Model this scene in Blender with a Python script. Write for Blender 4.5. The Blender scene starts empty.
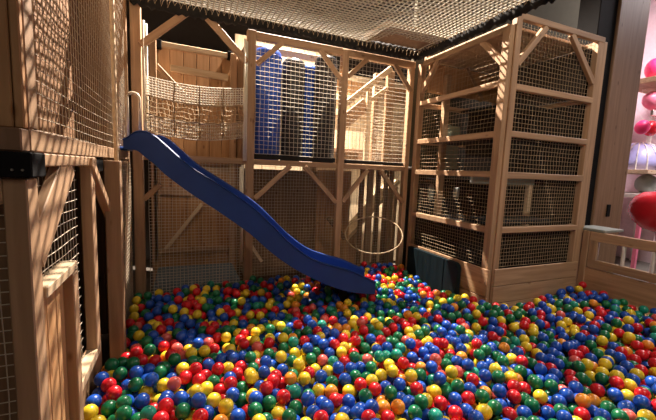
import bpy, bmesh, math, random
import numpy as np
from mathutils import Vector, Matrix
random.seed(7); rng = np.random.default_rng(11)
S = bpy.context.scene; COL = S.collection
ZC = 1.65                       # eye height above the concrete; z below is relative to the eye unless said
PI = math.pi

# ------------------------------------------------------------------ materials
def new_mat(name):
    m = bpy.data.materials.new(name); m.use_nodes = True
    nt = m.node_tree; b = nt.nodes['Principled BSDF']
    return m, nt, b
def plain(name, col, rough=.6, metal=0., spec=.5, noise=.12, scale=18., bump=0.):
    m, nt, b = new_mat(name)
    b.inputs['Roughness'].default_value = rough; b.inputs['Metallic'].default_value = metal
    b.inputs['Specular IOR Level'].default_value = spec
    tc = nt.nodes.new('ShaderNodeTexCoord'); n = nt.nodes.new('ShaderNodeTexNoise')
    n.inputs['Scale'].default_value = scale; n.inputs['Detail'].default_value = 3
    nt.links.new(tc.outputs['Object'], n.inputs['Vector'])
    r = nt.nodes.new('ShaderNodeMixRGB'); r.inputs[1].default_value = tuple(c*(1-noise) for c in col)+(1,)
    r.inputs[2].default_value = tuple(min(1, c*(1+noise)) for c in col)+(1,)
    nt.links.new(n.outputs['Fac'], r.inputs[0]); nt.links.new(r.outputs[0], b.inputs['Base Color'])
    if bump:
        bp = nt.nodes.new('ShaderNodeBump'); bp.inputs['Strength'].default_value = bump; bp.inputs['Distance'].default_value = .004
        nt.links.new(n.outputs['Fac'], bp.inputs['Height']); nt.links.new(bp.outputs[0], b.inputs['Normal'])
    return m
def wood(name, c1, c2, axis='X', rough=.55):
    """grain drawn out along one object axis, with knots"""
    m, nt, b = new_mat(name); b.inputs['Roughness'].default_value = rough; b.inputs['Specular IOR Level'].default_value = .3
    tc = nt.nodes.new('ShaderNodeTexCoord'); oi = nt.nodes.new('ShaderNodeObjectInfo')
    mul = nt.nodes.new('ShaderNodeMath'); mul.operation = 'MULTIPLY'; mul.inputs[1].default_value = 37.
    nt.links.new(oi.outputs['Random'], mul.inputs[0])
    add = nt.nodes.new('ShaderNodeVectorMath'); add.operation = 'ADD'
    nt.links.new(tc.outputs['Object'], add.inputs[0]); nt.links.new(mul.outputs[0], add.inputs[1])
    mp = nt.nodes.new('ShaderNodeMapping')
    mp.inputs['Scale'].default_value = {'X': (1.6, 26, 26), 'Y': (26, 1.6, 26), 'Z': (26, 26, 1.6)}[axis]
    nt.links.new(add.outputs[0], mp.inputs['Vector'])
    n = nt.nodes.new('ShaderNodeTexNoise'); n.inputs['Scale'].default_value = 1.; n.inputs['Detail'].default_value = 4; n.inputs['Distortion'].default_value = .6
    nt.links.new(mp.outputs[0], n.inputs['Vector'])
    cr = nt.nodes.new('ShaderNodeValToRGB'); cr.color_ramp.elements[0].position = .3; cr.color_ramp.elements[1].position = .68
    cr.color_ramp.elements[0].color = c1+(1,); cr.color_ramp.elements[1].color = c2+(1,)
    nt.links.new(n.outputs['Fac'], cr.inputs[0])
    # knots
    mp2 = nt.nodes.new('ShaderNodeMapping'); mp2.inputs['Scale'].default_value = {'X': (4, 9, 9), 'Y': (9, 4, 9), 'Z': (9, 9, 4)}[axis]
    nt.links.new(add.outputs[0], mp2.inputs['Vector'])
    v = nt.nodes.new('ShaderNodeTexVoronoi'); v.inputs['Scale'].default_value = 1.; nt.links.new(mp2.outputs[0], v.inputs['Vector'])
    kr = nt.nodes.new('ShaderNodeValToRGB'); kr.color_ramp.elements[0].position = .04; kr.color_ramp.elements[1].position = .13
    kr.color_ramp.elements[0].color = (.45, .36, .3, 1); kr.color_ramp.elements[1].color = (1, 1, 1, 1)
    nt.links.new(v.outputs['Distance'], kr.inputs[0])
    mx = nt.nodes.new('ShaderNodeMixRGB'); mx.blend_type = 'MULTIPLY'; mx.inputs[0].default_value = 1
    nt.links.new(cr.outputs[0], mx.inputs[1]); nt.links.new(kr.outputs[0], mx.inputs[2])
    # tone varies from stick to stick
    hv = nt.nodes.new('ShaderNodeHueSaturation'); rm = nt.nodes.new('ShaderNodeMapRange')
    rm.inputs['To Min'].default_value = .85; rm.inputs['To Max'].default_value = 1.12
    nt.links.new(oi.outputs['Random'], rm.inputs['Value']); nt.links.new(rm.outputs[0], hv.inputs['Value'])
    nt.links.new(mx.outputs[0], hv.inputs['Color']); nt.links.new(hv.outputs[0], b.inputs['Base Color'])
    bp = nt.nodes.new('ShaderNodeBump'); bp.inputs['Strength'].default_value = .25; bp.inputs['Distance'].default_value = .002
    nt.links.new(n.outputs['Fac'], bp.inputs['Height']); nt.links.new(bp.outputs[0], b.inputs['Normal'])
    return m
def ballmat(name, col):
    m, nt, b = new_mat(name); b.inputs['Base Color'].default_value = col+(1,)
    b.inputs['Roughness'].default_value = .3; b.inputs['Specular IOR Level'].default_value = .5
    tc = nt.nodes.new('ShaderNodeTexCoord'); n = nt.nodes.new('ShaderNodeTexNoise'); n.inputs['Scale'].default_value = 9
    nt.links.new(tc.outputs['Object'], n.inputs['Vector'])
    r = nt.nodes.new('ShaderNodeMixRGB'); r.inputs[1].default_value = tuple(c*.75 for c in col)+(1,); r.inputs[2].default_value = tuple(min(1, c*1.2) for c in col)+(1,)
    nt.links.new(n.outputs['Fac'], r.inputs[0]); nt.links.new(r.outputs[0], b.inputs['Base Color'])
    return m

M = dict(
    pine=wood('pine', (.33, .20, .115), (.50, .325, .195)),
    pinez=wood('pine_boards', (.36, .19, .085), (.52, .30, .145), 'Z'),
    pinex=wood('pine_boards_flat', (.34, .21, .12), (.50, .33, .20), 'X'),
    piney=wood('pine_boards_deep', (.33, .195, .105), (.50, .31, .18), 'Y'),
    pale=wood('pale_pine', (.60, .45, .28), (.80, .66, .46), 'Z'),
    palex=wood('pale_pine_sticks', (.58, .42, .26), (.78, .62, .42)),
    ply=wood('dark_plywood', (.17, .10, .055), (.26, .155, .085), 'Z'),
    column=wood('brown_column', (.20, .115, .066), (.27, .16, .095), 'Z'),
    reed=plain('reed', (.21, .135, .07), .7, scale=40),
    rope=plain('white_rope', (.72, .66, .55), .9, scale=60),
    netrope=plain('net_rope', (.50, .45, .36), .9, scale=60),  # darker and greyer than the white rope
    wire=plain('net_twine', (.55, .47, .36), .85, scale=60),
    tan=plain('tan_rope', (.42, .31, .19), .9, scale=60),
    black=plain('black_rubber', (.008, .008, .009), .8, spec=.12, noise=.3),
    fabric=plain('black_fabric', (.012, .011, .011), .95, noise=.4, scale=50, bump=.4),
    slide=plain('blue_plastic', (.012, .052, .25), .52, spec=.35, noise=.25, scale=6),
    blue=plain('blue_vinyl', (.012, .07, .42), .4, noise=.15),
    bvinyl=plain('black_vinyl', (.012, .012, .016), .4, noise=.2),
    teal=plain('dark_teal_vinyl', (.006, .017, .023), .6, spec=.25, noise=.2),
    grey=plain('grey_deck', (.30, .27, .24), .8),
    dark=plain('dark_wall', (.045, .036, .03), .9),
    olive=plain('olive_wall', (.062, .058, .042), .95, spec=.1),
    floor=plain('concrete', (.16, .14, .12), .9, scale=6),
    mat=plain('grey_blue_mat', (.14, .19, .22), .8),
    green=plain('pale_green_panel', (.36, .44, .33), .6),
    white=plain('white_paint', (.75, .70, .64), .6),
    steel=plain('steel', (.6, .58, .55), .3, 1.),
    grip=plain('cream_grab_bar', (.70, .60, .46), .4),
    sill=plain('grey_green_sill', (.28, .31, .28), .5),
    red=plain('glossy_red', (.75, .02, .035), .25, noise=.05),
    pink=plain('pink_plastic', (.90, .22, .34), .4, noise=.06),
    magenta=plain('magenta_plastic', (.80, .03, .16), .45, noise=.06),
    lilac=plain('lilac_dome', (.42, .40, .72), .35, noise=.06),
    wallpink=plain('pink_white_wall', (.80, .62, .66), .8),
)
gm, gnt, gb = new_mat('clear_glass')
gb.inputs['Base Color'].default_value = (.9, .95, .93, 1); gb.inputs['Roughness'].default_value = .03
gb.inputs['Transmission Weight'].default_value = 1.; gb.inputs['IOR'].default_value = 1.1
M['glass'] = gm

# ------------------------------------------------------------------ object helpers
W = {}                          # world matrix of each object
def tag(o, label=None, cat=None, group=None, kind=None):
    if label: o['label'] = label
    if cat: o['category'] = cat
    if group: o['group'] = group
    if kind: o['kind'] = kind
    return o
def thing(name, label, cat, loc, group=None):
    o = bpy.data.objects.new(name, None); COL.objects.link(o); o.empty_display_size = .1
    o.location = (loc[0], loc[1], loc[2]+ZC); W[o.name] = Matrix.Translation(o.location)
    return tag(o, label, cat, group)
def put(name, me, mat, parent=None, mw=None, smooth=False):
    o = bpy.data.objects.new(name, me); COL.objects.link(o)
    mw = mw or Matrix.Identity(4)
    if mat and not me.materials:
        for x in (mat if isinstance(mat, (list, tuple)) else [mat]): me.materials.append(x)
    if smooth: me.polygons.foreach_set('use_smooth', [True]*len(me.polygons))
    o.matrix_basis = mw; W[o.name] = mw
    if parent:
        o.parent = parent; o.matrix_parent_inverse = W[parent.name].inverted()
    return o
def bm_mesh(bm, name):
    bmesh.ops.recalc_face_normals(bm, faces=bm.faces)
    me = bpy.data.meshes.new(name); bm.to_mesh(me); bm.free(); return me
def box_bm(x0, y0, z0, x1, y1, z1, bev=0., seg=1, bm=None):
    bm2 = bmesh.new(); bmesh.ops.create_cube(bm2, size=1)
    for v in bm2.verts:
        v.co = Vector(((x0+x1)/2+v.co.x*(x1-x0), (y0+y1)/2+v.co.y*(y1-y0), (z0+z1)/2+v.co.z*(z1-z0)))
    if bev: bmesh.ops.bevel(bm2, geom=list(bm2.edges), offset=bev, segments=seg, affect='EDGES', profile=.5)
    if bm is None: return bm2
    me = bpy.data.meshes.new('tmp'); bm2.to_mesh(me); bm2.free(); bm.from_mesh(me); bpy.data.meshes.remove(me); return bm
def boxes(name, lst, mat, parent=None, bev=.004, kind=None):
    """one mesh of several pieces (a planked panel); z relative to the eye"""
    bm = bmesh.new()
    for (x0, y0, z0, x1, y1, z1) in lst: box_bm(x0, y0, z0+ZC, x1, y1, z1+ZC, bev, 1, bm)
    o = put(name, bm_mesh(bm, name), mat, parent)
    if kind: o['kind'] = kind
    return o
def box(name, x0, y0, z0, x1, y1, z1, mat, parent=None, bev=.004, kind=None, seg=1):
    """box with its own centre, so that the wood figure follows it"""
    c = Vector(((x0+x1)/2, (y0+y1)/2, (z0+z1)/2+ZC)); h = ((x1-x0)/2, (y1-y0)/2, (z1-z0)/2)
    o = put(name, bm_mesh(box_bm(-h[0], -h[1], -h[2], h[0], h[1], h[2], bev, seg), name), mat, parent, Matrix.Translation(c))
    if kind: o['kind'] = kind
    return o
def bar(name, p0, p1, w, h, mat=None, parent=None, side=(0, 1, 0), bev=.004):
    """timber from p0 to p1; w is its size along «side», h across both"""
    a = Vector(p0)+Vector((0, 0, ZC)); b = Vector(p1)+Vector((0, 0, ZC)); x = (b-a); L = x.length; x.normalize()
    s = Vector(side); s = (s-x*s.dot(x)).normalized(); z = x.cross(s)
    mw = Matrix((x, s, z)).transposed().to_4x4(); mw.translation = (a+b)/2
    return put(name, bm_mesh(box_bm(-L/2, -w/2, -h/2, L/2, w/2, h/2, bev), name), mat or M['pine'], parent, mw)
def tubes_mesh(paths, r, n=4, name='net'):
    """prisms along polylines, all in one mesh"""
    V = []; F = []
    for pts in paths:
        pts = [Vector(p)+Vector((0, 0, ZC)) for p in pts]; base = len(V)
        for i, p in enumerate(pts):
            t = (pts[min(i+1, len(pts)-1)]-pts[max(i-1, 0)]).normalized()
            up = Vector((0, 0, 1)) if abs(t.z) < .9 else Vector((1, 0, 0))
            u = t.cross(up).normalized(); v = u.cross(t)
            for k in range(n):
                an = 2*PI*k/n; V.append(p+u*r*math.cos(an)+v*r*math.sin(an))
        m = len(pts)
        for i in range(m-1):
            for k in range(n):
                F.append((base+i*n+k, base+i*n+(k+1) % n, base+(i+1)*n+(k+1) % n, base+(i+1)*n+k))
        F.append(tuple(base+k for k in range(n))[::-1]); F.append(tuple(base+(m-1)*n+k for k in range(n)))
    me = bpy.data.meshes.new(name); me.from_pydata(V, [], F); me.update(); return me
def net(name, O, U, V, parent, mat=None, sp=(.04, .04), r=.0018, sag=0., ang=None):
    """knotted net stretched over the rectangle O, O+U, O+V"""
    O, U, V = Vector(O), Vector(U), Vector(V); lu, lv = U.length, V.length; N = U.cross(V).normalized(); paths = []
    def P(a, b):
        w = math.sin(PI*a/lu)*math.sin(PI*b/lv)
        return O+U*(a/lu)+V*(b/lv)+N*sag*w+N*.004*math.sin(a*5+b*3)
    if ang is None:
        k = 9
        for i in range(int(lv/sp[1])+1):
            b = min(lv, i*sp[1]); paths.append([P(lu*t/k, b+.003*math.sin(7*t+i)) for t in range(k+1)])
        for i in range(int(lu/sp[0])+1):
            a = min(lu, i*sp[0]); paths.append([P(a+.003*math.sin(5*t+i), lv*t/k) for t in range(k+1)])
    else:                        # skewed net: two families of given slope
        for (sl, s) in ang:
            n = int((lv+abs(sl)*lu)/s)+2
            for i in range(n):
                b0 = -max(sl, 0)*lu+i*s; seg = []
                for t in range(13):
                    a = lu*t/12; b = b0+sl*a
                    if 0 <= b <= lv: seg.append(P(a, b))
                if len(seg) > 1: paths.append(seg)
    return put(name, tubes_mesh(paths, r), mat or M['wire'], parent)
def rev(name, prof, mat, parent, cx, cy, n=24, smooth=True):
    """turned shape: prof = [(r, z)]"""
    V = []; F = []
    for (r, z) in prof:
        for k in range(n): V.append((cx+r*math.cos(2*PI*k/n), cy+r*math.sin(2*PI*k/n), z+ZC))
    for i in range(len(prof)-1):
        for k in range(n): F.append((i*n+k, i*n+(k+1) % n, (i+1)*n+(k+1) % n, (i+1)*n+k))
    F.append(tuple(range(n))[::-1]); F.append(tuple((len(prof)-1)*n+k for k in range(n)))
    me = bpy.data.meshes.new(name); me.from_pydata(V, [], F); me.update()
    return put(name, me, mat, parent, smooth=smooth)
def ring(name, c, R, r, mat, parent, normal=(0, 0, 1), n=40):
    N = Vector(normal).normalized(); u = N.orthogonal().normalized(); v = N.cross(u); c = Vector(c)
    V = []; F = []; k = 8
    for i in range(n):
        d = u*math.cos(2*PI*i/n)+v*math.sin(2*PI*i/n)
        for j in range(k):
            a = 2*PI*j/k; V.append(c+d*(R+r*math.cos(a))+N*r*math.sin(a)+Vector((0, 0, ZC)))
    for i in range(n):
        for j in range(k): F.append((i*k+j, i*k+(j+1) % k, ((i+1) % n)*k+(j+1) % k, ((i+1) % n)*k+j))
    me = bpy.data.meshes.new(name); me.from_pydata(V, [], F); me.update()
    return put(name, me, mat, parent, smooth=True)
def ellipsoid(name, c, rad, mat, parent=None, n=3):
    bm = bmesh.new(); bmesh.ops.create_icosphere(bm, subdivisions=n, radius=1)
    for v in bm.verts: v.co = Vector((v.co.x*rad[0], v.co.y*rad[1], v.co.z*rad[2]))
    return put(name, bm_mesh(bm, name), mat, parent, Matrix.Translation((c[0], c[1], c[2]+ZC)), smooth=True)

FL = -1.65                       # concrete floor
PIT = -1.62
# ------------------------------------------------------------------ the setting
box('floor', -4, -4, FL-.1, 10, 7, FL, M['floor'], kind='structure', bev=0)
box('ceiling', -4, -4, 4.6, 10, 7, 4.7, M['dark'], kind='structure', bev=0)
box('wall_back', -4, 6.6, FL, 10, 6.7, 4.6, M['dark'], kind='structure', bev=0)
box('wall_left', -4.1, -4, FL, -4, 7, 4.6, M['dark'], kind='structure', bev=0)
box('wall_right', 9.0, -4, FL, 9.1, 7, 4.6, M['wallpink'], kind='structure', bev=0)
box('wall_front', -4, -4.1, FL, 10, -4, 4.6, M['dark'], kind='structure', bev=0)
box('wall_side', 2.70, 3.80, FL, 6.15, 3.86, 4.6, M['olive'], kind='structure', bev=0)
t = thing('timber_column', 'broad brown square timber column beside the black post on the right', 'column', (4.58, 2.62, FL))
box('shaft', 4.29, 2.42, FL, 4.82, 2.84, 4.6, M['column'], t, bev=.008)
box('socket_plate', 4.50, 2.405, -.40, 4.56, 2.42, -.26, M['black'], t)
t = thing('steel_post', 'tall black square post between the wooden tower and the brown column', 'post', (4.13, 2.56, FL))
box('shaft', 3.99, 2.44, FL, 4.28, 2.66, 4.6, M['black'], t, bev=.006)

# ------------------------------------------------------------------ climbing tower (right)
X0, X1, Y0, Y1 = 2.66, 3.95, 2.33, 3.60
tw = thing('climbing_tower', 'square pine climbing tower with netted bays on the right of the ball pit', 'climbing tower', (3.3, 2.95, FL))
bar('post', (X0+.015, Y0+.05, PIT), (X0+.015, Y0+.05, 1.33), .08, .055, parent=tw)                 # left face, front
bar('post', (X0+.075, Y0+.02, PIT), (X0+.075, Y0+.02, 1.44), .055, .07, parent=tw)                 # right face, front
bar('post', (X1-.025, Y0+.03, PIT), (X1-.025, Y0+.03, 1.405), .06, .14, parent=tw)
bar('post', (X0+.02, Y1-.01, PIT), (X0+.02, Y1-.01, 1.31), .07, .07, parent=tw)
bar('post', (X1-.04, Y1-.02, PIT), (X1-.04, Y1-.02, 1.40), .07, .08, parent=tw)
RZ = [(1.415, .055), (.815, .055), (.398, .055), (.022, .06), (-.497, .055)]                        # right face rails: centre z, height
for z, h in RZ: bar('rail', (X0+.10, Y0+.02, z), (X1-.08 if z < 1.3 else X1+.0, Y0+.02, z), .045, h, parent=tw)
LZ = [(1.305, .055), (.845, .05), (.39, .055), (.022, .055), (-.50, .055)]
for z, h in LZ: bar('rail', (X0+.012, Y0+.09, z), (X0+.012, Y1-.045, z), .045, h, parent=tw, side=(1, 0, 0))
for z in (1.38, .83, .39, .02, -.50):                                                              # the far faces
    bar('rail', (X0+.05, Y1-.02, z), (X1-.08, Y1-.02, z), .045, .055, parent=tw)
    bar('rail', (X1-.03, Y0+.06, z), (X1-.03, Y1-.06, z), .045, .055, parent=tw, side=(1, 0, 0))
bar('brace', (X0+.11, Y0+.02, 1.01), (X0+.44, Y0+.02, 1.39), .04, .055, parent=tw)
bar('brace', (3.46, Y0+.02, 1.39), (3.86, Y0+.02, .99), .04, .055, parent=tw)
bar('brace', (3.30, Y1-.06, 1.36), (3.62, Y1-.06, .98), .04, .055, parent=tw)
bar('brace', (X0+.02, 2.68, 1.29), (X0+.02, 2.39, 1.00), .04, .055, parent=tw, side=(1, 0, 0))
bar('brace', (X0+.02, 3.30, 1.29), (X0+.02, 3.57, .98), .04, .055, parent=tw, side=(1, 0, 0))
boxes('kick_board', [(X0+.05, Y0-.022, z0, X1-.03, Y0-.001, z1) for z0, z1 in ((-1.03, -.865), (-1.20, -1.036), (-1.50, -1.206))], M['pinex'], tw)
boxes('kick_board', [(X0-.036, Y0-.022, z0, X0-.014, Y1-.05, z1) for z0, z1 in ((-1.13, -.865), (-1.50, -1.136))], M['piney'], tw)
bz = [1.388, .842, .787, .425, .37, .052, -.008, -.47, -.525, -.865]
for i in range(0, 10, 2):
    sp = (.043, .043) if i < 6 else (.036, .036)
    net('net_panel', (X0+.11, Y0+.045, bz[i+1]), (X1-X0-.20, 0, 0), (0, 0, bz[i]-bz[i+1]), tw, mat=M['tan'], sp=sp, r=.0019, sag=-.006)
    net('net_panel', (X0+.036, Y0+.09, bz[i+1]), (0, Y1-Y0-.14, 0), (0, 0, bz[i]-bz[i+1]-(.1 if i == 0 else 0)), tw, mat=M['tan'], sp=sp, r=.0016, sag=.006)
for z in (.80, .39, .0, -.51):          # climbing levels: half decks of black matting on battens
    hole = random.choice((0, 1))
    boxes('deck', [(X0+.07+(.55 if hole else 0), Y0+.50, z-.012, X1-.62+(.55 if hole else 0), Y1-.06, z+.012)], M['fabric'], tw)
boxes('roof_boards', [(X0+.05, Y0+.10+k*.166, 1.352, X1-.09, Y0+.264+k*.166, 1.376) for k in range(7)], M['pinex'], tw)
boxes('back_panel', [(X0+.08+k*.2, Y1-.075, .98, X0+.275+k*.2, Y1-.055, 1.32) for k in range(6)], M['pinez'], tw)
boxes('back_panel', [(X0+.07, Y1-.075, -1.45, X1-.09, Y1-.055, -.05)], M['fabric'], tw)  # black colour puts the tower's inner shade into the back sheet
boxes('side_panel', [(X1-.075, Y0+.10+k*.19, -1.45, X1-.06, Y0+.285+k*.19, .80) for k in range(6)], M['fabric'], tw)  # added sheet, black for the shade inside the tower
boxes('side_panel', [(X1-.075, Y0+.10+k*.19, .86, X1-.06, Y0+.285+k*.19, 1.36) for k in range(6)], M['dark'], tw)  # added sheet, darkened for the shade in the top bay
boxes('back_panel', [(X0+.75, Y1-.075, .0, X1-.09, Y1-.055, .80)], M['dark'], tw)  # dark colour stands in for shade behind the middle bays
box('window_panel', X0+.36, Y1-.075, .08, X0+.62, Y1-.06, .62, M['green'], tw)
box('lintel', X0+.12, Y0+.42, -.075, X1-.24, Y0+.46, -.005, M['sill'], tw)
bar('inner_post', (X1-.27, Y0+.46, -.55), (X1-.27, Y0+.46, -.01), .05, .06, M['palex'], tw)
bar('inner_post', (X0+.32, Y1-.12, -.6), (X0+.32, Y1-.12, 1.2), .06, .08, parent=tw)
box('blue_pad', X0+.12, Y0+.14, -.47, X1-.30, Y0+.48, -.43, M['teal'], tw)
ellipsoid('porthole', (X0+.16, Y1-.16, -.22), (.045, .02, .11), M['sill'], tw)
box('tread', X0+.10, 2.93, -.24, X0+.13, 3.00, -.13, M['sill'], tw)

# ------------------------------------------------------------------ back climbing frame
YB = 3.62
fr = thing('play_structure', 'two storey pine play structure with netted bays along the back of the ball pit', 'play structure', (1.2, 4.1, FL))
for x, w, zt in ((.645, .082, 1.345), (1.675, .075, 1.33)):
    bar('post', (x, YB+.04, PIT), (x, YB+.04, zt), .07, w, parent=fr)
bar('post', (2.585, YB+.06, PIT), (2.585, YB+.06, 1.33), .07, .06, parent=fr)
bar('post', (-.37, YB+.04, PIT), (-.37, YB+.04, 1.50), .08, .085, parent=fr)
for x, zt in ((-.30, 1.42), (.60, 1.38), (1.70, 1.40), (2.64, 1.43), (3.3, 1.4)):
    bar('post', (x, 4.62, PIT), (x, 4.62, zt), .07, .075, parent=fr)
bar('rail', (.69, YB+.05, 1.305), (2.62, YB+.05, 1.305), .06, .075, parent=fr)
bar('rail', (-.33, YB+.05, .055), (2.56, YB+.05, .055), .06, .058, parent=fr)
for a, b in (((.70, 1.03), (.96, 1.28)), ((1.37, 1.28), (1.635, 1.00)), ((1.72, 1.05), (1.95, 1.27)), ((2.32, 1.27), (2.57, .99)),
             ((.70, -.33), (1.08, .03)), ((1.24, .03), (1.635, -.37)), ((1.715, -.36), (2.03, .02)), ((2.21, .02), (2.56, -.37)), ((-.33, -.34), (-.19, -.20))):
    bar('brace', (a[0], YB+.02, a[1]), (b[0], YB+.02, b[1]), .035, .05, parent=fr)
bar('brace', (-.33, YB+.0, 1.03), (.07, YB+.0, 1.40), .04, .06, parent=fr)
bar('brace', (.18, YB+.0, 1.42), (.60, YB+.0, 1.02), .04, .065, parent=fr)
bar('deck_edge', (.70, YB+.065, .115), (1.62, YB+.065, .115), .03, .05, M['fabric'], fr)
bar('deck_edge', (1.72, YB+.06, .11), (2.55, YB+.06, .11), .03, .04, M['fabric'], fr)
boxes('deck', [(-.30+k*.198, YB+.09, .055, -.105+k*.198, 5.1, .085) for k in range(16)], M['grey'], fr)
# nets of the front
net('net_panel', (.69, YB+.015, .14), (.945, 0, 0), (0, 0, 1.12), fr, M['rope'], (.046, .046), .0019)
net('net_panel', (1.715, YB+.015, .13), (.84, 0, 0), (0, 0, 1.13), fr, M['wire'], (.046, .046), .0020)
net('net_panel', (.69, YB+.06, -1.55), (.945, 0, 0), (0, 0, 1.57), fr, M['wire'], (.034, .034), .0015)
net('net_panel', (1.715, YB+.06, -1.55), (.82, 0, 0), (0, 0, 1.57), fr, M['wire'], (.034, .034), .0012)
net('net_panel', (-.29, YB+.06, -1.55), (.88, 0, 0), (0, 0, 1.58), fr, M['rope'], (.034, .030), .0019)
# plank back of the left bay
boxes('back_planks', [(-.27+k*.148, 4.70, .09, -.126+k*.148, 4.725, 1.36) for k in range(6)], M['pinez'], fr)
bar('top_rail', (-.21, 4.66, 1.372), (.53, 4.66, 1.362), .05, .06, M['palex'], fr)
for x in (-.255, .575): box('rail_end_cap', x-.045, 4.62, 1.32, x+.045, 4.70, 1.41, M['black'], fr)
bar('rail', (-.12, 4.66, 1.12), (.54, 4.66, 1.10), .05, .075, M['palex'], fr)
bar('brace', (-.27, 4.62, 1.12), (.10, 4.62, .75), .04, .06, parent=fr)
boxes('back_planks', [(-.30+k*.178, 4.70, -1.55, -.125+k*.178, 4.725, .05) for k in range(6)], M['pinez'], fr)
bar('rail', (-.28, 4.66, -.33), (.60, 4.66, -.36), .05, .09, parent=fr)
bar('rail', (-.28, 4.66, -.045), (.60, 4.66, -.06), .05, .07, parent=fr)
bar('stile', (-.28, 4.61, -1.2), (-.28, 4.61, -.02), .05, .06, parent=fr)
bar('brace', (.23, 4.64, -.49), (-.20, 4.64, -1.06), .03, .045, M['palex'], fr)
bar('rail', (-.28, 4.65, -1.07), (.60, 4.65, -1.07), .05, .06, parent=fr)
# lower middle and right bays
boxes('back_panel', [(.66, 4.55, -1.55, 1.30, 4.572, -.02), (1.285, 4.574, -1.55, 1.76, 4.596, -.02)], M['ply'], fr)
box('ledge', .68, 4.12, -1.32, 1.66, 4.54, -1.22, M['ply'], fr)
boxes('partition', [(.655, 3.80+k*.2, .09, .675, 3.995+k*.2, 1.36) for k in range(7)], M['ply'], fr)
bar('cross_beam', (.70, 4.40, 1.42), (1.72, 4.40, 1.42), .05, .085, M['palex'], fr)
bar('stick', (.70, 3.80, -.86), (.82, 3.78, -1.05), .02, .035, M['palex'], fr)
boxes('back_planks', [(1.735+k*.13, 4.5, -1.55, 1.862+k*.13, 4.525, .0) for k in range(4)], M['pinez'], fr)
for x, m in ((2.31, 'ply'), (2.43, 'pine'), (2.57, 'ply'), (2.70, 'ply'), (2.79, 'pine')):
    bar('slat', (x, 4.28, -1.5), (x, 4.28, .03), .05, .06, M[m], fr)
bar('brace', (1.78, 4.2, -.62), (2.05, 4.2, -.92), .03, .06, M['ply'], fr)
# white rope edging at left; white poles painting a post's lit edge at right
for x in (-.305, .578):
    put('rope_and_lit_edge', tubes_mesh([[(x, YB-.01, .06), (x, YB-.01, 1.24)], [(x+.02, YB+.0, .06), (x+.02, YB+.0, 1.22)]], .011, 8), M['rope'], fr, smooth=True)
put('rope_and_lit_edge', tubes_mesh([[(.575, YB+.03, -1.0), (.575, YB+.03, .02)], [(.555, YB+.03, -.45), (.555, YB+.03, .0)]], .013, 8), M['rope'], fr, smooth=True)  # white poles painted as the post's lit edge, lower bay

# pale plank wall and stair behind the upper right bay
sw = thing('plank_wall', 'brightly lit pale plank wall behind the upper right bay of the play structure', 'plank wall', (2.3, 5.2, FL))
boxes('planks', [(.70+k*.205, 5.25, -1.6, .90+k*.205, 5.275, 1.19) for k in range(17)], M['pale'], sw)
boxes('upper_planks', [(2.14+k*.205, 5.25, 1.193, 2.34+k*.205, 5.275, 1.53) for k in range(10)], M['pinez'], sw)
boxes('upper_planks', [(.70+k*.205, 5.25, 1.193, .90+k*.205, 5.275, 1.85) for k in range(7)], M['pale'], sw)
for z in (1.49, 1.165, .93): bar('batten', (2.12, 5.22, z), (4.0, 5.22, z), .04, .09, M['palex'], sw)
box('skirting_board', 1.75, 5.15, .10, 4.0, 5.24, .36, M['column'], sw)
st = thing('stair_railing', 'pale sloping stair railing with a net side behind the upper right bay', 'railing', (2.35, 4.2, .09))
bar('post', (2.30, 4.2, .09), (2.30, 4.2, 1.10), .05, .06, M['palex'], st)
bar('post', (2.62, 4.2, .09), (2.62, 4.2, 1.36), .06, .11, parent=st)
bar('handrail', (1.92, 4.16, .83), (2.60, 4.16, 1.39), .05, .075, M['palex'], st)
bar('stringer', (1.92, 4.22, .60), (2.28, 4.22, .90), .05, .17, parent=st)
bar('handrail', (2.33, 4.2, .95), (2.58, 4.2, 1.14), .04, .05, M['palex'], st)
net('net_side', (2.33, 4.19, .10), (.24, 0, 0), (0, 0, 1.05), st, M['wire'], (.04, .04), .003)
box('base_board', 1.78, 4.3, .09, 2.24, 4.33, .26, M['ply'], st)
bar('ramp_board', (2.22, 4.75, -1.08), (3.15, 4.75, -.12), .32, .05, M['pale'], fr)
for x, z in ((3.10, -.22), (2.45, -.89)): bar('ramp_support', (x, 4.75, FL), (x, 4.75, z), .3, .06, parent=fr)
m_ = box('floor_mat', -.28, 3.78, -1.64, .60, 4.56, -1.25, M['mat'], bev=.02)
tag(m_, 'grey blue padded floor block behind the lower left net bay', 'mat')

# cargo net bridge in the upper left bay
cb = thing('cargo_net', 'white sagging rope net strung across the upper left bay above the slide', 'rope net', (.13, 3.55, .25))
def cn(a, zt, zb, f):
    s = math.sin(PI*a)
    return Vector((-.29+.85*a, YB-.03-.10*s, (zt+(zb-zt)*f)-.055*s))
ps = [[cn(i/20, .765, .61, f/7) for i in range(21)] for f in range(8)]+[[cn(i/34, .765, .61, f/4) for f in range(5)] for i in range(35)]
put('top_band', tubes_mesh(ps, .0042), M['rope'], cb)
ps = [[cn(i/20, .60, .30, f/7)+Vector((0, .01*math.sin(i+f*2), .008*math.sin(i*1.7+f))) for i in range(21)] for f in range(8)]
ps += [[cn(i/24, .60, .30, f/6)+Vector((.012*math.sin(f*1.3+i), .01*math.cos(f+i), 0)) for f in range(7)] for i in range(25)]
put('lower_net', tubes_mesh(ps, .0034), M['tan'], cb)
ps = [[cn(i/20, .43, .285, f/5) for i in range(21)] for f in range(6)]+[[cn(i/44, .43, .285, f/3) for f in range(4)] for i in range(45)]
put('bottom_band', tubes_mesh(ps, .0033), M['wire'], cb)
for a in (.27, .52, .77):
    put('tie', tubes_mesh([[cn(a, .765, .30, f/8)+Vector((.004*math.sin(f*2), -.008, 0)) for f in range(9)]], .006, 6), M['reed'], cb)
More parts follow.
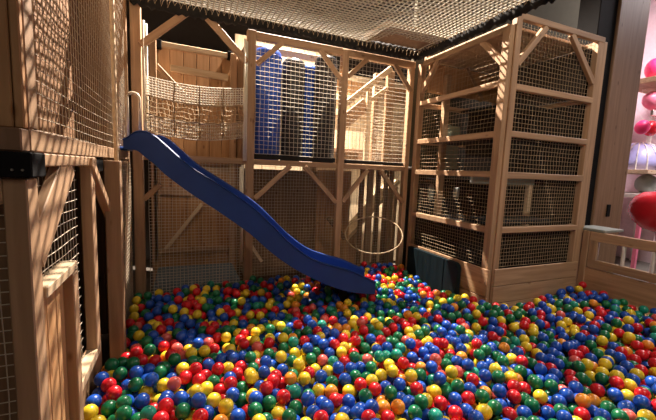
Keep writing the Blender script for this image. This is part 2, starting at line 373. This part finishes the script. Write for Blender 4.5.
for z in (.60, .44):
    put('cross_rope', tubes_mesh([[cn(i/20, z, z, 0)+Vector((0, -.008, .006*math.sin(i*2.1))) for i in range(21)]], .007, 6), M['tan'], cb)

# foam columns in the upper middle bay
def foam(cx, cy, r, zt, m, lab):
    o = thing('foam_column', lab, 'foam column', (cx, cy, .09), 'padded foam columns in the upper middle bay')
    rev('padding', [(r*.92, .088), (r, .11), (r, zt-.10), (r*.97, zt-.05), (r*.80, zt-.015), (r*.5, zt)], m, o, cx, cy)
    ring('seam_band', (cx, cy, zt-.09), r*1.0, .007, m, o)
    return o
foam(.875, 3.94, .155, 1.285, M['blue'], 'leftmost fat blue foam column, next to the post')
foam(1.18, 3.96, .135, 1.23, M['bvinyl'], 'black foam column between the fat blue one and the slim blue one')
foam(1.42, 4.12, .10, 1.24, M['blue'], 'slim blue foam column between the two black ones')
foam(1.575, 3.95, .135, 1.32, M['bvinyl'], 'black foam column on the right, next to the middle post')

# rope hoop
hp = thing('rope_hoop', 'thin tan hoop hanging tilted in the lower right bay above the balls', 'hoop', (2.12, 3.40, -.72))
ring('hoop', (2.02, 3.40, -.705), .325, .0075, M["tan"], hp, (-.26, -.43, .87))
for dx in (-.2, .2): put('hanging_cord', tubes_mesh([[(2.02+dx, 3.57, -.60), (2.02+dx*1.3, 3.61, .0)]], .003, 5), M['tan'], hp)

# ------------------------------------------------------------------ slide
path = [(-.42, .10, .08), (-.385, .10, .10), (-.33, .095, .148), (-.265, .043, .205), (-.19, -.02, .235), (-.12, -.09, .245), (.06, -.23, .225), (.288, -.385, .235),
        (.525, -.56, .25), (.688, -.71, .25), (.858, -.84, .21), (1.03, -.94, .18), (1.207, -1.025, .195), (1.386, -1.085, .205), (1.56, -1.11, .15), (1.627, -1.11, .12)]
def yl(x): return 3.135-(x+.4)*(.48/2.02)
sd = thing('slide', 'long wavy dark blue plastic slide running down into the ball pit', 'slide', (.6, 3.1, -1.1))
def smooth_path(p, n=4):
    out = []
    for i in range(len(p)-1):
        p0, p1, p2, p3 = p[max(i-1, 0)], p[i], p[i+1], p[min(i+2, len(p)-1)]
        for k in range(n):
            t = k/n
            out.append(tuple(.5*((2*b)+(-a+c)*t+(2*a-5*b+4*c-d)*t*t+(-a+3*b-3*c+d)*t**3) for a, b, c, d in zip(p0, p1, p2, p3)))
    out.append(p[-1]); return out
SP = smooth_path(path)
wd = .40; th = .022
dirv = Vector((2.02, -.48, 0)).normalized(); nrm = Vector((-dirv.y, dirv.x, 0))      # to the far side
prof = lambda h: [(0, 0), (0, h), (-.012, h+.008), (.0, h+.016), (.022, h+.012), (th+.004, h), (th, .05), (.06, .032), (wd-.06, .032), (wd-th, .05), (wd-th-.004, h), (wd-.022, h+.012), (wd, h+.016), (wd+.012, h+.008), (wd, h), (wd, 0)]
V = []; F = []
for (x, zb, h) in SP:
    base = Vector((x, yl(x), zb+ZC))
    for (u, v) in prof(h-.016): V.append(base+nrm*u+Vector((0, 0, v)))
n = 16
for i in range(len(SP)-1):
    for k in range(n): F.append((i*n+k, i*n+(k+1) % n, (i+1)*n+(k+1) % n, (i+1)*n+k))
F.append(tuple(range(n))); F.append(tuple((len(SP)-1)*n+k for k in range(n))[::-1])
bm = bmesh.new(); me = bpy.data.meshes.new('chute'); me.from_pydata(V, [], F); bm.from_mesh(me); bpy.data.meshes.remove(me)
bmesh.ops.triangulate(bm, faces=[f for f in bm.faces if len(f.verts) > 4])
put('chute', bm_mesh(bm, 'chute'), M['slide'], sd)
bm = bmesh.new()
for s in (0.12, .32):
    b0 = Vector((1.36, yl(1.36), 0))+nrm*s
    box_bm(b0.x-.03, b0.y-.03, PIT+ZC, b0.x+.03, b0.y+.03, -1.07+ZC, .004, 1, bm)
put('support_leg', bm_mesh(bm, 'support_leg'), M['black'], sd)
box('entry_flange', -.48, 3.17, .094, -.39, 3.50, .12, M['slide'], sd, bev=.01)

# ------------------------------------------------------------------ left play house
XL = -.43
lh = thing('play_house', 'pine play house with net sides filling the left of the picture', 'play house', (-1.0, 2.4, FL))
bar('beam', (XL-.03, 1.36, .055), (XL-.03, 3.55, .055), .06, .070, parent=lh, side=(1, 0, 0))
bar('beam', (-1.7, 1.325, .052), (XL-.001, 1.325, .052), .06, .068, M['column'], parent=lh)
bar('post', (XL-.03, 1.355, PIT), (XL-.03, 1.355, -.062), .085, .06, parent=lh)
bar('post', (XL-.035, 1.395, .09), (XL-.035, 1.395, 2.1), .075, .068, parent=lh)
bar('post', (XL+.03, 2.545, -1.6), (XL+.03, 2.545, .005), .09, .085, parent=lh)
bar('post', (XL-.04, 3.57, PIT), (XL-.04, 3.57, 2.1), .08, .08, parent=lh)
bar('post', (-1.65, 1.36, PIT), (-1.65, 1.36, 2.1), .08, .08, parent=lh)
bar('post', (-1.65, 3.53, PIT), (-1.65, 3.53, 2.1), .08, .08, parent=lh)
bar('rail', (-1.6, 1.34, -.10), (XL-.06, 1.34, -.10), .06, .08, parent=lh)
bk = box('bracket', -.95, 1.285, -.058, -.407, 1.40, .017, M['black'], lh)
for x in (-.452, -.428): put('bolt', tubes_mesh([[(x, 1.286, -.036), (x, 1.279, -.036)]], .0035, 8), M['steel'], bk)
box('bracket', XL-.05, 2.20, -.062, XL-.012, 2.50, .018, M['black'], lh)
bar('header', (XL-.02, 1.40, -.005), (XL-.02, 2.25, -.005), .04, .045, parent=lh, side=(1, 0, 0))
bar('brace', (XL-.022, 1.388, -.312), (XL-.022, 1.80, -.005), .036, .145, parent=lh, side=(1, 0, 0))
bar('brace', (XL-.005, 2.09, -.005), (XL-.005, 2.66, -.39), .045, .05, parent=lh, side=(1, 0, 0))
bar('stile', (XL-.02, 2.135, -1.05), (XL-.02, 2.135, -.03), .05, .08, parent=lh, side=(1, 0, 0))
bar('sill', (XL-.02, 1.775, -1.03), (XL-.02, 2.18, -1.03), .05, .05, M['palex'], parent=lh, side=(1, 0, 0))
net('net_panel', (XL-.045, 1.42, -1.0), (0, .62, 0), (0, 0, .97), lh, M['wire'], (.045, .045), .002)
gt = boxes('half_gate', [(XL-.05, 1.41+k*.1, -1.5, XL-.028, 1.506+k*.1, -.47) for k in range(3)], M['pinez'], lh)
bar('gate_rail', (XL-.025, 1.41, -.452), (XL-.025, 1.775, -.452), .065, .04, M['palex'], gt, side=(1, 0, 0))
bar('gate_stile', (XL-.015, 1.735, -1.5), (XL-.015, 1.735, -.474), .05, .065, parent=gt, side=(1, 0, 0))
boxes('kick_board', [(XL-.08, 1.77, -1.55, XL-.055, 2.50, -1.06)], M['piney'], lh)
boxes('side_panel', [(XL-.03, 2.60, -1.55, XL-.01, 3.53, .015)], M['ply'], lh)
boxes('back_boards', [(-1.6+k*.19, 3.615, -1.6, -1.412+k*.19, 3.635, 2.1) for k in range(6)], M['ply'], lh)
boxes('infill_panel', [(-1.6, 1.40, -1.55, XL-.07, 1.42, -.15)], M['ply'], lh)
net('net_panel', (XL+.005, 2.62, -1.5), (0, .95, 0), (0, 0, 1.5), lh, M['wire'], (.04, .032), .0016)
net('net_panel', (-1.6, 1.345, -1.5), (1.1, 0, 0), (0, 0, 1.34), lh, M['wire'], (.04, .04), .002)
boxes('front_boards', [(x0, 1.325, .087, x1, 1.35, 2.1) for x0, x1 in ((-.455, -.431), (-.62, -.458), (-.79, -.624), (-.96, -.794), (-1.13, -.964), (-1.30, -1.134))], M['pinez'], lh)
net('net_panel', (XL-.02, 1.44, .092), (0, 2.12, 0), (0, 0, 1.9), lh, M['wire'], (.045, .042), .0017)
boxes('deck', [(-1.62, 1.40+k*.15, -.01, XL-.07, 1.545+k*.15, .02) for k in range(14)], M['piney'], lh)
bar('rail', (XL-.03, 1.43, 2.05), (XL-.03, 3.5, 2.05), .06, .07, parent=lh, side=(1, 0, 0))
ps = []
rs = [[(-.86, 1.42+k*.034, .04), (-.86, 1.42+k*.034, .92)] for k in range(62)]+[[(-.86, 1.42+k*.034, 1.0), (-.86, 1.42+k*.034, 2.1)] for k in range(62)]
put('reed_screen', tubes_mesh(rs, .0115, 8), M['reed'], lh)
bar('reed_batten', (-.835, 1.42, .90), (-.835, 3.5, .90), .03, .06, M['wire'], lh, side=(1, 0, 0))
bar('reed_batten', (-.835, 1.42, .18), (-.835, 3.5, .18), .03, .05, M['wire'], lh, side=(1, 0, 0))
bar('reed_brace', (-.83, 2.0, .50), (-.83, 2.5, .88), .03, .05, M['wire'], lh, side=(1, 0, 0))
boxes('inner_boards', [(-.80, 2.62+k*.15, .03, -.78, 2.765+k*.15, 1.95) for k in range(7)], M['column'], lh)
put('climbing_pole', tubes_mesh([[(-.385, 2.63, -.62), (-.392, 2.63, .0), (-.395, 2.64, .8), (-.395, 2.64, 2.1)]], .0135, 10), M['palex'], lh, smooth=True)
hb = [(-.41, 3.33, .09), (-.41, 3.33, .52)]+[(-.41+.045*(1-math.cos(a)), 3.33, .52+.045*math.sin(a)) for a in [PI*i/8 for i in range(1, 9)]]+[(-.32, 3.33, .24)]
put('grab_bar', tubes_mesh(hb and [hb], .012, 10), M['grip'], lh, smooth=True)

# ------------------------------------------------------------------ ceiling net
cnet = thing('overhead_net', 'white knotted safety net stretched overhead with a black gathered border', 'safety net', (1.1, 2.1, 1.42))
ax0, ax1, ay0, ay1 = -.40, 2.62, .75, 3.60
def zc(x, y): return 1.425-.05*math.sin(PI*(x-ax0)/(ax1-ax0))*math.sin(PI*(y-ay0)/(ay1-ay0))
def gap(x, y): return y > 3.22+max(0, (x-1.98))*.12 and x > 1.93+(3.62-y)*.2 and y < 3.56 and x < 2.5
ps = []
def strand(pts):
    cur = []
    for p in pts:
        if gap(p[0], p[1]):
            if len(cur) > 1: ps.append(cur)
            cur = []
        else: cur.append(p)
    if len(cur) > 1: ps.append(cur)
STEP = .048
for i in range(int((ay1-ay0)/STEP)+1):
    y = ay0+i*STEP; strand([(ax0+(ax1-ax0)*k/48, y+.004*math.sin(k*.9+i), zc(ax0+(ax1-ax0)*k/48, y)) for k in range(49)])
for i in range(int((ax1-ax0)/STEP)+1):
    x = ax0+i*STEP; strand([(x+.004*math.sin(k+i*.7), ay0+(ay1-ay0)*k/48, zc(x, ay0+(ay1-ay0)*k/48)) for k in range(49)])
put('mesh', tubes_mesh(ps, .0058, 5), M['netrope'], cnet)
def gathered(pts, r):
    """border sleeve: black cloth gathered round the edge rope"""
    pts = [Vector(p) for p in pts]; V = []; F = []; n = 14
    for i, p in enumerate(pts):
        t = (pts[min(i+1, len(pts)-1)]-pts[max(0, i-1)]).normalized(); u = t.cross(Vector((0, 0, 1))).normalized(); v = u.cross(t)
        k0 = r*(1+.16*math.sin(i*2.4)+.12*random.uniform(-1, 1))
        for k in range(n):
            a = 2*PI*k/n; q = k0*(1+.1*random.uniform(-1, 1)); V.append(p+u*q*.6*math.cos(a)+v*q*math.sin(a)+Vector((0, 0, ZC)))
    for i in range(len(pts)-1):
        for k in range(n): F.append((i*n+k, i*n+(k+1) % n, (i+1)*n+(k+1) % n, (i+1)*n+k))
    F.append(tuple(range(n))[::-1]); F.append(tuple((len(pts)-1)*n+k for k in range(n)))
    me = bpy.data.meshes.new('border'); me.from_pydata(V, [], F); me.update(); return me
ed = [(ax0+(ax1-ax0)*k/110, 3.60-.004*math.sin(k), 1.415-.012*math.sin(PI*k/110*3)) for k in range(111)]
put('border_sleeve', gathered(ed, .062), M['fabric'], cnet, smooth=True)
ed = [(2.61+.004*math.sin(k), 3.58-2.8*k/100, 1.412) for k in range(101)]
put('border_sleeve', gathered(ed, .062), M['fabric'], cnet, smooth=True)
ps = []
for k in range(58):
    x = ax0+.02+k*.052; ps += [(x, 3.55, 1.44), (x+.010, 3.522, 1.40), (x+.018+random.uniform(-.006, .006), 3.53, 1.385-random.uniform(.0, .035)), (x+.03, 3.535, 1.405)]
put('lacing', tubes_mesh([ps], .0020, 4), M['tan'], cnet)
ps = []
for k in range(44):
    y = 3.50-k*.052; ps += [(2.57, y, 1.44), (2.535, y-.010, 1.405), (2.54, y-.018+random.uniform(-.006, .006), 1.39-random.uniform(0, .03)), (2.545, y-.03, 1.405)]
put('lacing', tubes_mesh([ps], .0020, 4), M['tan'], cnet)
pb = box('ceiling_board', 1.85, 3.10, 1.455, 2.58, 3.56, 1.48, M['column'])
tag(pb, 'brown board lying over the back corner opening of the overhead net', 'board')

# ------------------------------------------------------------------ folding mat leaning on the tower
mt = thing('folding_mat', 'dark teal folding gym mat leaning against the side of the tower', 'gym mat', (2.55, 3.05, -1.35))
def matpanel(y0, y1, rc):
    x = .028; bm = bmesh.new(); zb, zt = -1.55, -.885
    pts = [(y0, zb), (y1, zb)]+([(y1-rc*(1-math.cos(a)), zt-rc+rc*math.sin(a)) for a in [PI/2*i/6 for i in range(7)]] if rc > 0 else [(y1, zt)])
    r0 = -rc if rc < 0 else 0
    pts += [(y0+r0*(1-math.sin(a)), zt-r0+r0*math.cos(a)) for a in [PI/2*i/6 for i in range(6, -1, -1)][::-1][::-1]] if r0 else [(y0, zt)]
    vs = [bm.verts.new((-x, p[0], p[1])) for p in pts]; f = bm.faces.new(vs)
    e = bmesh.ops.extrude_face_region(bm, geom=[f]); bmesh.ops.translate(bm, verts=[v for v in e['geom'] if isinstance(v, bmesh.types.BMVert)], vec=(2*x, 0, 0))
    bmesh.ops.bevel(bm, geom=[ed for ed in bm.edges], offset=.004, segments=2, affect='EDGES')
    return bm_mesh(bm, 'panel')
mw = Matrix.Translation((2.585, 0, ZC))
put('panel', matpanel(2.83, 3.47, 0), M['teal'], mt, mw)
pm = matpanel(-2.822, -2.63, .06); 
for v in pm.vertices: v.co.y = -v.co.y
pm.flip_normals(); put('panel', pm, M['teal'], mt, mw)

# ------------------------------------------------------------------ low wall with windows on the right
XW = 3.97
lw = thing('low_wall', 'low pine barrier with small glazed openings on the right edge of the pit', 'barrier', (4.0, 1.5, FL))
bar('post', (XW+.02, 2.285, PIT), (XW+.02, 2.285, -.525), .06, .07, parent=lw)
bar('top_rail', (XW+.02, 2.25, -.575), (XW+.02, .2, -.575), .05, .095, parent=lw, side=(1, 0, 0))
bar('bottom_rail', (XW+.02, 2.25, -.862), (XW+.02, .2, -.862), .05, .085, parent=lw, side=(1, 0, 0))
boxes('kick_board', [(XW-.0, .2, -1.55, XW+.025, 2.28, -.915)], M['piney'], lw)
ys = [2.245, 2.165]+[2.165-.235*k for k in range(1, 9)]
bar('stile', (XW+.02, 2.21, -.83), (XW+.02, 2.21, -.61), .05, .08, parent=lw, side=(1, 0, 0))
for k in range(8):
    y = 2.165-.235*k
    box('window_pane', XW+.02, y-.215, -.82, XW+.026, y, -.622, M['glass'], lw, bev=0)
    bar('stile', (XW+.015, y-.225, -.822), (XW+.015, y-.225, -.62), .04, .022, M['white'], lw, side=(1, 0, 0))
s_ = box('sill_slab', XW+.0, 2.12, -.522, 4.30, 2.42, -.495, M['sill']); tag(s_, 'grey green slab on top of the low wall by the column', 'ledge')

# ------------------------------------------------------------------ the lit hall beyond the column
box('wall_far', 6.2, 4.6, FL, 9, 4.7, 4.6, M['wallpink'], kind='structure', bev=0)
cp = thing('teacup_ride', 'glossy red round ride car with a pink rim beyond the column', 'ride car', (5.95, 2.55, -1.4))
rev('tub', [(.10, -.66), (.22, -.62), (.33, -.52), (.385, -.40), (.38, -.29), (.33, -.19), (.24, -.12), (.02, -.095)], M['red'], cp, 6.06, 2.55, 36)
ring('rim', (5.94, 2.15, -.55), .13, .028, M['pink'], cp, (-.5, -.8, .15))
rev('base', [(.28, FL), (.28, -1.58), (.07, -1.5), (.07, -.655)], M['steel'], cp, 6.06, 2.55)
sh = thing('display_stand', 'tall pale wooden display stand beyond the column', 'stand', (8.1, 3.7, FL))
box('shelf', 7.40, 3.42, .17, 8.9, 4.2, .235, M['palex'], sh)
box('shelf', 7.40, 3.42, -.26, 8.9, 4.2, -.19, M['white'], sh)
box('top_shelf', 7.30, 3.42, 1.70, 8.9, 4.0, 1.79, M['pinex'], sh)
box('silver_rail', 7.30, 3.42, 1.14, 8.9, 3.46, 1.23, M['steel'], sh)
for x in (7.43, 8.85): bar('leg', (x, 4.15, FL), (x, 4.15, 1.70), .06, .06, M['white'], sh)
bar('leg', (7.43, 3.45, FL), (7.43, 3.45, -.26), .06, .06, M['pink'], sh); bar('leg', (8.85, 3.45, FL), (8.85, 3.45, 1.70), .06, .06, M['white'], sh)
g_ = 'pink and red balloons beyond the column'
for (c, r, m, lab, zs) in (((7.62, 3.62, 1.98), (.17, .15, .19), 'magenta', 'topmost magenta balloon beyond the column', 1.79),
                       ((7.78, 3.62, 1.46), (.33, .16, .17), 'pink', 'wide pale pink balloon beyond the column', 1.70),
                       ((7.50, 3.64, .98), (.11, .11, .125), 'magenta', 'left magenta balloon under the pale pink one', 1.70),
                       ((7.76, 3.64, .98), (.13, .11, .135), 'red', 'red balloon right of the magenta one under the pale pink one', 1.70)):
    o = thing('balloon', lab, 'balloon', (c[0], c[1], c[2]-r[2]), g_)
    ellipsoid('body', c, r, M[m], o)
    ze = c[2]+r[2] if zs > c[2] else c[2]-r[2]
    put('string', tubes_mesh([[(c[0], c[1]+.0, ze), (c[0], c[1]+.17, (ze+zs)/2), (c[0], c[1]+.2, zs)]], .003, 5), M['white'], o)
dm = thing('lilac_dome', 'lilac dome with white ribs on the display stand beyond the column', 'dome', (7.88, 3.82, .235))
prf = [(.42, .236), (.41, .40), (.36, .54), (.26, .66), (.11, .74), (.01, .75)]
rev('shell', prf, M['lilac'], dm, 7.88, 3.82)
for k in range(6):
    a = PI+.05+k*.36
    put('rib', tubes_mesh([[(7.88+(r+.005)*math.cos(a), 3.82+(r+.005)*math.sin(a), z) for r, z in prf[:5]]], .011, 5), M['white'], dm)
o = tag(ellipsoid('globe', (7.92, 3.66, -.01), (.17, .17, .178), M['sill']), 'grey globe on the lower white shelf of the display stand', 'globe')

# ------------------------------------------------------------------ ball pit
R = .0375
BC = dict(blue=(.012, .085, .48), red=(.66, .012, .022), green=(.008, .17, .065), yellow=(.88, .62, .035), orange=(.86, .30, .03), teal=(.015, .31, .22), coral=(.72, .12, .10))
NAMES = ['blue', 'red', 'green', 'yellow', 'orange', 'teal', 'coral']
PROB = [.30, .21, .21, .19, .035, .025, .03]
BM = {k: ballmat('plastic_ball_'+k, v) for k, v in BC.items()}
def surf(x, y):
    z = -1.185
    z += .10*math.exp(-((x-1.9)**2/.5+(y-3.6)**2/.25))           # heap by the back wall
    z += .035*math.exp(-((x-.1)**2/.5+(y-3.5)**2/.06))+.05*math.exp(-((x-2.75)**2/.2+(y-2.2)**2/.15))
    z += .10*math.exp(-((x-3.9)**2/.25+(y-2.1)**2/.25))          # heap in the right corner
    z += .06*math.exp(-((x-3.7)**2/.3+(y-1.4)**2/.3))
    z -= .07*math.exp(-((x-.35)**2/.45+(y-2.85)**2/.06))         # hollow under the slide
    z += .025*math.sin(x*4.1+1)*math.sin(y*4.7)
    return z
def inside(x, y):
    if x < XL+(.0 if 1.83 < y < 2.42 else .04 if y > 2.6 else .05) or x > XW-.06 or y > 3.575 or y < .15: return False
    if x < -.315 and 2.45 < y < 2.66: return False
    if x > X0-.085 and y > Y0-.065: return False
    if x > 2.50 and y > 2.55: return False
    # slide footprint
    return True
slx = [p[0] for p in SP]; slz = [p[1] for p in SP]
def blocked(x, y, z):
    if -.5 < x < 1.70:
        a = yl(x)-.05; b = yl(x)+wd/dirv.x+.05
        if a < y < b:
            zb = np.interp(x, slx, slz)
            if z+R > zb-.005: return True
    return False
cell = .08; grid = {}; balls = []
def drop(x, y):
    ix, iy = int(x//cell), int(y//cell); z = surf(x, y)-.155
    for i in (ix-1, ix, ix+1):
        for j in (iy-1, iy, iy+1):
            for (a, b, c) in grid.get((i, j), ()):
                d2 = 4*R*R-(a-x)**2-(b-y)**2
                if d2 > 0:
                    zz = c+math.sqrt(d2)
                    if zz > z: z = zz
    return z
fails = 0
while fails < 500 and len(balls) < 9500:
    x = random.uniform(XL-.0, XW); y = random.uniform(.15, 3.58)
    if not inside(x, y): continue
    z = drop(x, y); st_ = .03
    for it in range(14):
        nx, ny = x+random.gauss(0, st_), y+random.gauss(0, st_)
        if not inside(nx, ny): continue
        nz = drop(nx, ny)
        if nz < z: x, y, z = nx, ny, nz
        else: st_ *= .88
    if z+R*.4 > surf(x, y) or blocked(x, y, z): fails += 1; continue
    fails = max(0, fails-1)
    balls.append((x, y, z)); grid.setdefault((int(x//cell), int(y//cell)), []).append((x, y, z))
B = np.array(balls); cols = rng.choice(len(NAMES), len(B), p=PROB)
# camera (needed to tell which balls show largest)
f_, pit, rol, yaw = 346.75, .114106, .041073, .400655
cp_, sp_, cr_, sr_, cy_, sy_ = math.cos(pit), math.sin(pit), math.cos(rol), math.sin(rol), math.cos(yaw), math.sin(yaw)
def w2c(v):
    x = cy_*v[0]-sy_*v[1]; y = sy_*v[0]+cy_*v[1]; z = v[2]
    Xc, Zc, Yc = x, y*cp_-z*sp_, -(y*sp_+z*cp_)
    return Vector((Xc*cr_-Yc*sr_, Xc*sr_+Yc*cr_, Zc))
A = np.array([w2c(e) for e in ((1, 0, 0), (0, 1, 0), (0, 0, 1))]).T
cc = B@A.T; px = 328+f_*cc[:, 0]/cc[:, 2]; py = 210+f_*cc[:, 1]/cc[:, 2]; pr = f_*R/cc[:, 2]
zb = np.full((420, 656), 1e9); ib = np.full((420, 656), -1)
for i in np.where((cc[:, 2] > .3) & (px > -20) & (px < 676) & (py > 0) & (py < 440))[0]:
    x0, x1 = max(0, int(px[i]-pr[i])), min(656, int(px[i]+pr[i])+2); y0, y1 = max(0, int(py[i]-pr[i])), min(420, int(py[i]+pr[i])+2)
    if x1 <= x0 or y1 <= y0: continue
    yy, xx = np.mgrid[y0:y1, x0:x1]; mk = ((xx+.5-px[i])**2+(yy+.5-py[i])**2 < pr[i]**2) & (zb[y0:y1, x0:x1] > cc[i, 2])
    zb[y0:y1, x0:x1][mk] = cc[i, 2]; ib[y0:y1, x0:x1][mk] = i
ib[:, :78] = -1
vis = np.bincount(ib[ib >= 0].ravel(), minlength=len(B))
near = set(np.argsort(-vis)[:300].tolist())
bm = bmesh.new(); bmesh.ops.create_uvsphere(bm, u_segments=20, v_segments=12, radius=R); hi = bm_mesh(bm, 'ball'); hi.polygons.foreach_set('use_smooth', [True]*len(hi.polygons))
BMESH = {}
for k in NAMES:
    me = hi.copy(); me.name = 'ball_'+k; me.materials.append(BM[k]); BMESH[k] = me
WORD = dict(blue='deep blue', red='bright red', green='dark green', yellow='yellow', orange='orange', teal='sea green', coral='faded coral red')
for i in sorted(near):
    k = NAMES[cols[i]]
    o = bpy.data.objects.new('pit_ball', BMESH[k]); COL.objects.link(o)
    o.location = (B[i, 0], B[i, 1], B[i, 2]+ZC); o.rotation_euler = (random.uniform(0, 6), random.uniform(0, 6), random.uniform(0, 6))
    zone = 'near the left play house' if px[i] < 150 else 'in the left foreground' if px[i] < 270 else 'in the centre foreground' if px[i] < 400 else 'in the right foreground' if px[i] < 540 else 'in the far right foreground corner'
    tag(o, 'glossy %s plastic ball %s of the pit' % (WORD[k], zone) if 'house' not in zone else 'glossy %s plastic pit ball %s' % (WORD[k], zone), 'ball', '%s balls %s' % (WORD[k], zone))
rest = [i for i in range(len(B)) if i not in near]
bm = bmesh.new(); bmesh.ops.create_uvsphere(bm, u_segments=14, v_segments=9, radius=R)
bm.verts.ensure_lookup_table(); sv = np.array([v.co[:] for v in bm.verts]); sf = [[v.index for v in f.verts] for f in bm.faces]; bm.free()
V = (B[rest][:, None, :]+np.array([0, 0, ZC])+sv[None]).reshape(-1, 3); nv = len(sv)
lens = np.array([len(f) for f in sf]); flat = np.array([v for f in sf for v in f])
me = bpy.data.meshes.new('pit_balls'); me.vertices.add(len(V)); me.vertices.foreach_set('co', V.ravel())
nb = len(rest); loops = (flat[None]+(np.arange(nb)*nv)[:, None]).ravel(); me.loops.add(len(loops)); me.loops.foreach_set('vertex_index', loops)
ls = np.tile(lens, nb); st_ = np.concatenate(([0], np.cumsum(ls)[:-1])); me.polygons.add(len(ls)); me.polygons.foreach_set('loop_start', st_)
for k in NAMES: me.materials.append(BM[k])
me.polygons.foreach_set('material_index', np.repeat(cols[rest], len(sf))); me.polygons.foreach_set('use_smooth', np.ones(len(ls), bool))
me.update(calc_edges=True); me.validate()
o = put('pit_balls', me, None); tag(o, 'thick layer of mixed coloured plastic balls filling the rest of the pit', 'balls', kind='stuff')
box('ball_pit_base', XL-.0, .0, FL, XW-.0, 3.6, -1.56, M['dark'], bev=0, kind='structure')

# ------------------------------------------------------------------ lights
def light(name, kind, loc, energy, col, size=.1, rot=None, target=None, spot=None, blend=.5, sy=None):
    l = bpy.data.lights.new(name, kind); l.energy = energy; l.color = col
    if kind == 'AREA':
        l.size = size
        if sy: l.shape = 'RECTANGLE'; l.size_y = sy
    else: l.shadow_soft_size = size
    if kind == 'SPOT': l.spot_size = spot; l.spot_blend = blend
    o = bpy.data.objects.new(name, l); COL.objects.link(o); o.location = (loc[0], loc[1], loc[2]+ZC)
    if target: o.rotation_euler = (Vector(target)-Vector(loc)).to_track_quat('-Z', 'Y').to_euler()
    return o
WARM = (1., .86, .72)
light('ceiling_spot', 'SPOT', (1.65, 4.64, 3.5), 3700, WARM, .018, target=(1.1, 2.0, -1.2), spot=1.9, blend=.4)
light('ceiling_spot', 'SPOT', (2.7, -.7, 3.5), 330, WARM, .05, target=(2.9, 2.3, -.6), spot=1.25, blend=.8)
light('hall_fill', 'AREA', (-.2, -2.4, 2.6), 18, WARM, 1.6, target=(1.3, 2.5, -.2))  # soft fill standing in for unseen room lights behind the eye
light('house_fill', 'POINT', (-.62, 2.3, 1.9), 1.2, WARM, .06)  # added fill, no lamp seen, brightening the reeds inside the house
light('deck_fill', 'POINT', (2.5, 4.85, 1.25), 5, (1., .88, .70), .06)  # unseen fill added to brighten the pale wall behind the right bay
light('deck_fill', 'POINT', (1.3, 4.75, 1.30), 5, (1., .88, .74), .06)  # second added fill, brightening the wall behind the middle bay
light('bay_lamp', 'POINT', (.15, 4.15, 1.6), .8, WARM, .08)
light('under_deck_fill', 'POINT', (.15, 4.3, -.2), 1.4, WARM, .08)  # added fill, no lamp seen, brightening the planks under the deck
light('stair_lamp', 'POINT', (3.1, 5.0, -.4), 6, (1., .88, .72), .08)
light('outer_hall_light', 'AREA', (7.2, 2.2, 3.4), 240, (1., .90, .92), 1.2, target=(7.2, 3.2, .2))
w = bpy.data.worlds.new('World'); S.world = w; w.use_nodes = True
w.node_tree.nodes['Background'].inputs[0].default_value = (.9, .75, .6, 1); w.node_tree.nodes['Background'].inputs[1].default_value = .02

# ------------------------------------------------------------------ camera
cam = bpy.data.cameras.new('camera'); co = bpy.data.objects.new('camera', cam); COL.objects.link(co)
cam.sensor_width = 36; cam.lens = f_*36/656; cam.clip_start = .05
m3 = Matrix(A.tolist())          # rows: camera right, down, forward
right, down, fwd = Vector(m3[0]), Vector(m3[1]), Vector(m3[2])
mw = Matrix((right, -down, -fwd)).transposed().to_4x4(); mw.translation = (0, 0, ZC); co.matrix_world = mw
S.camera = co
S.view_settings.view_transform = 'Standard'; S.view_settings.look = 'None'; S.view_settings.gamma = 1; S.view_settings.exposure = .18
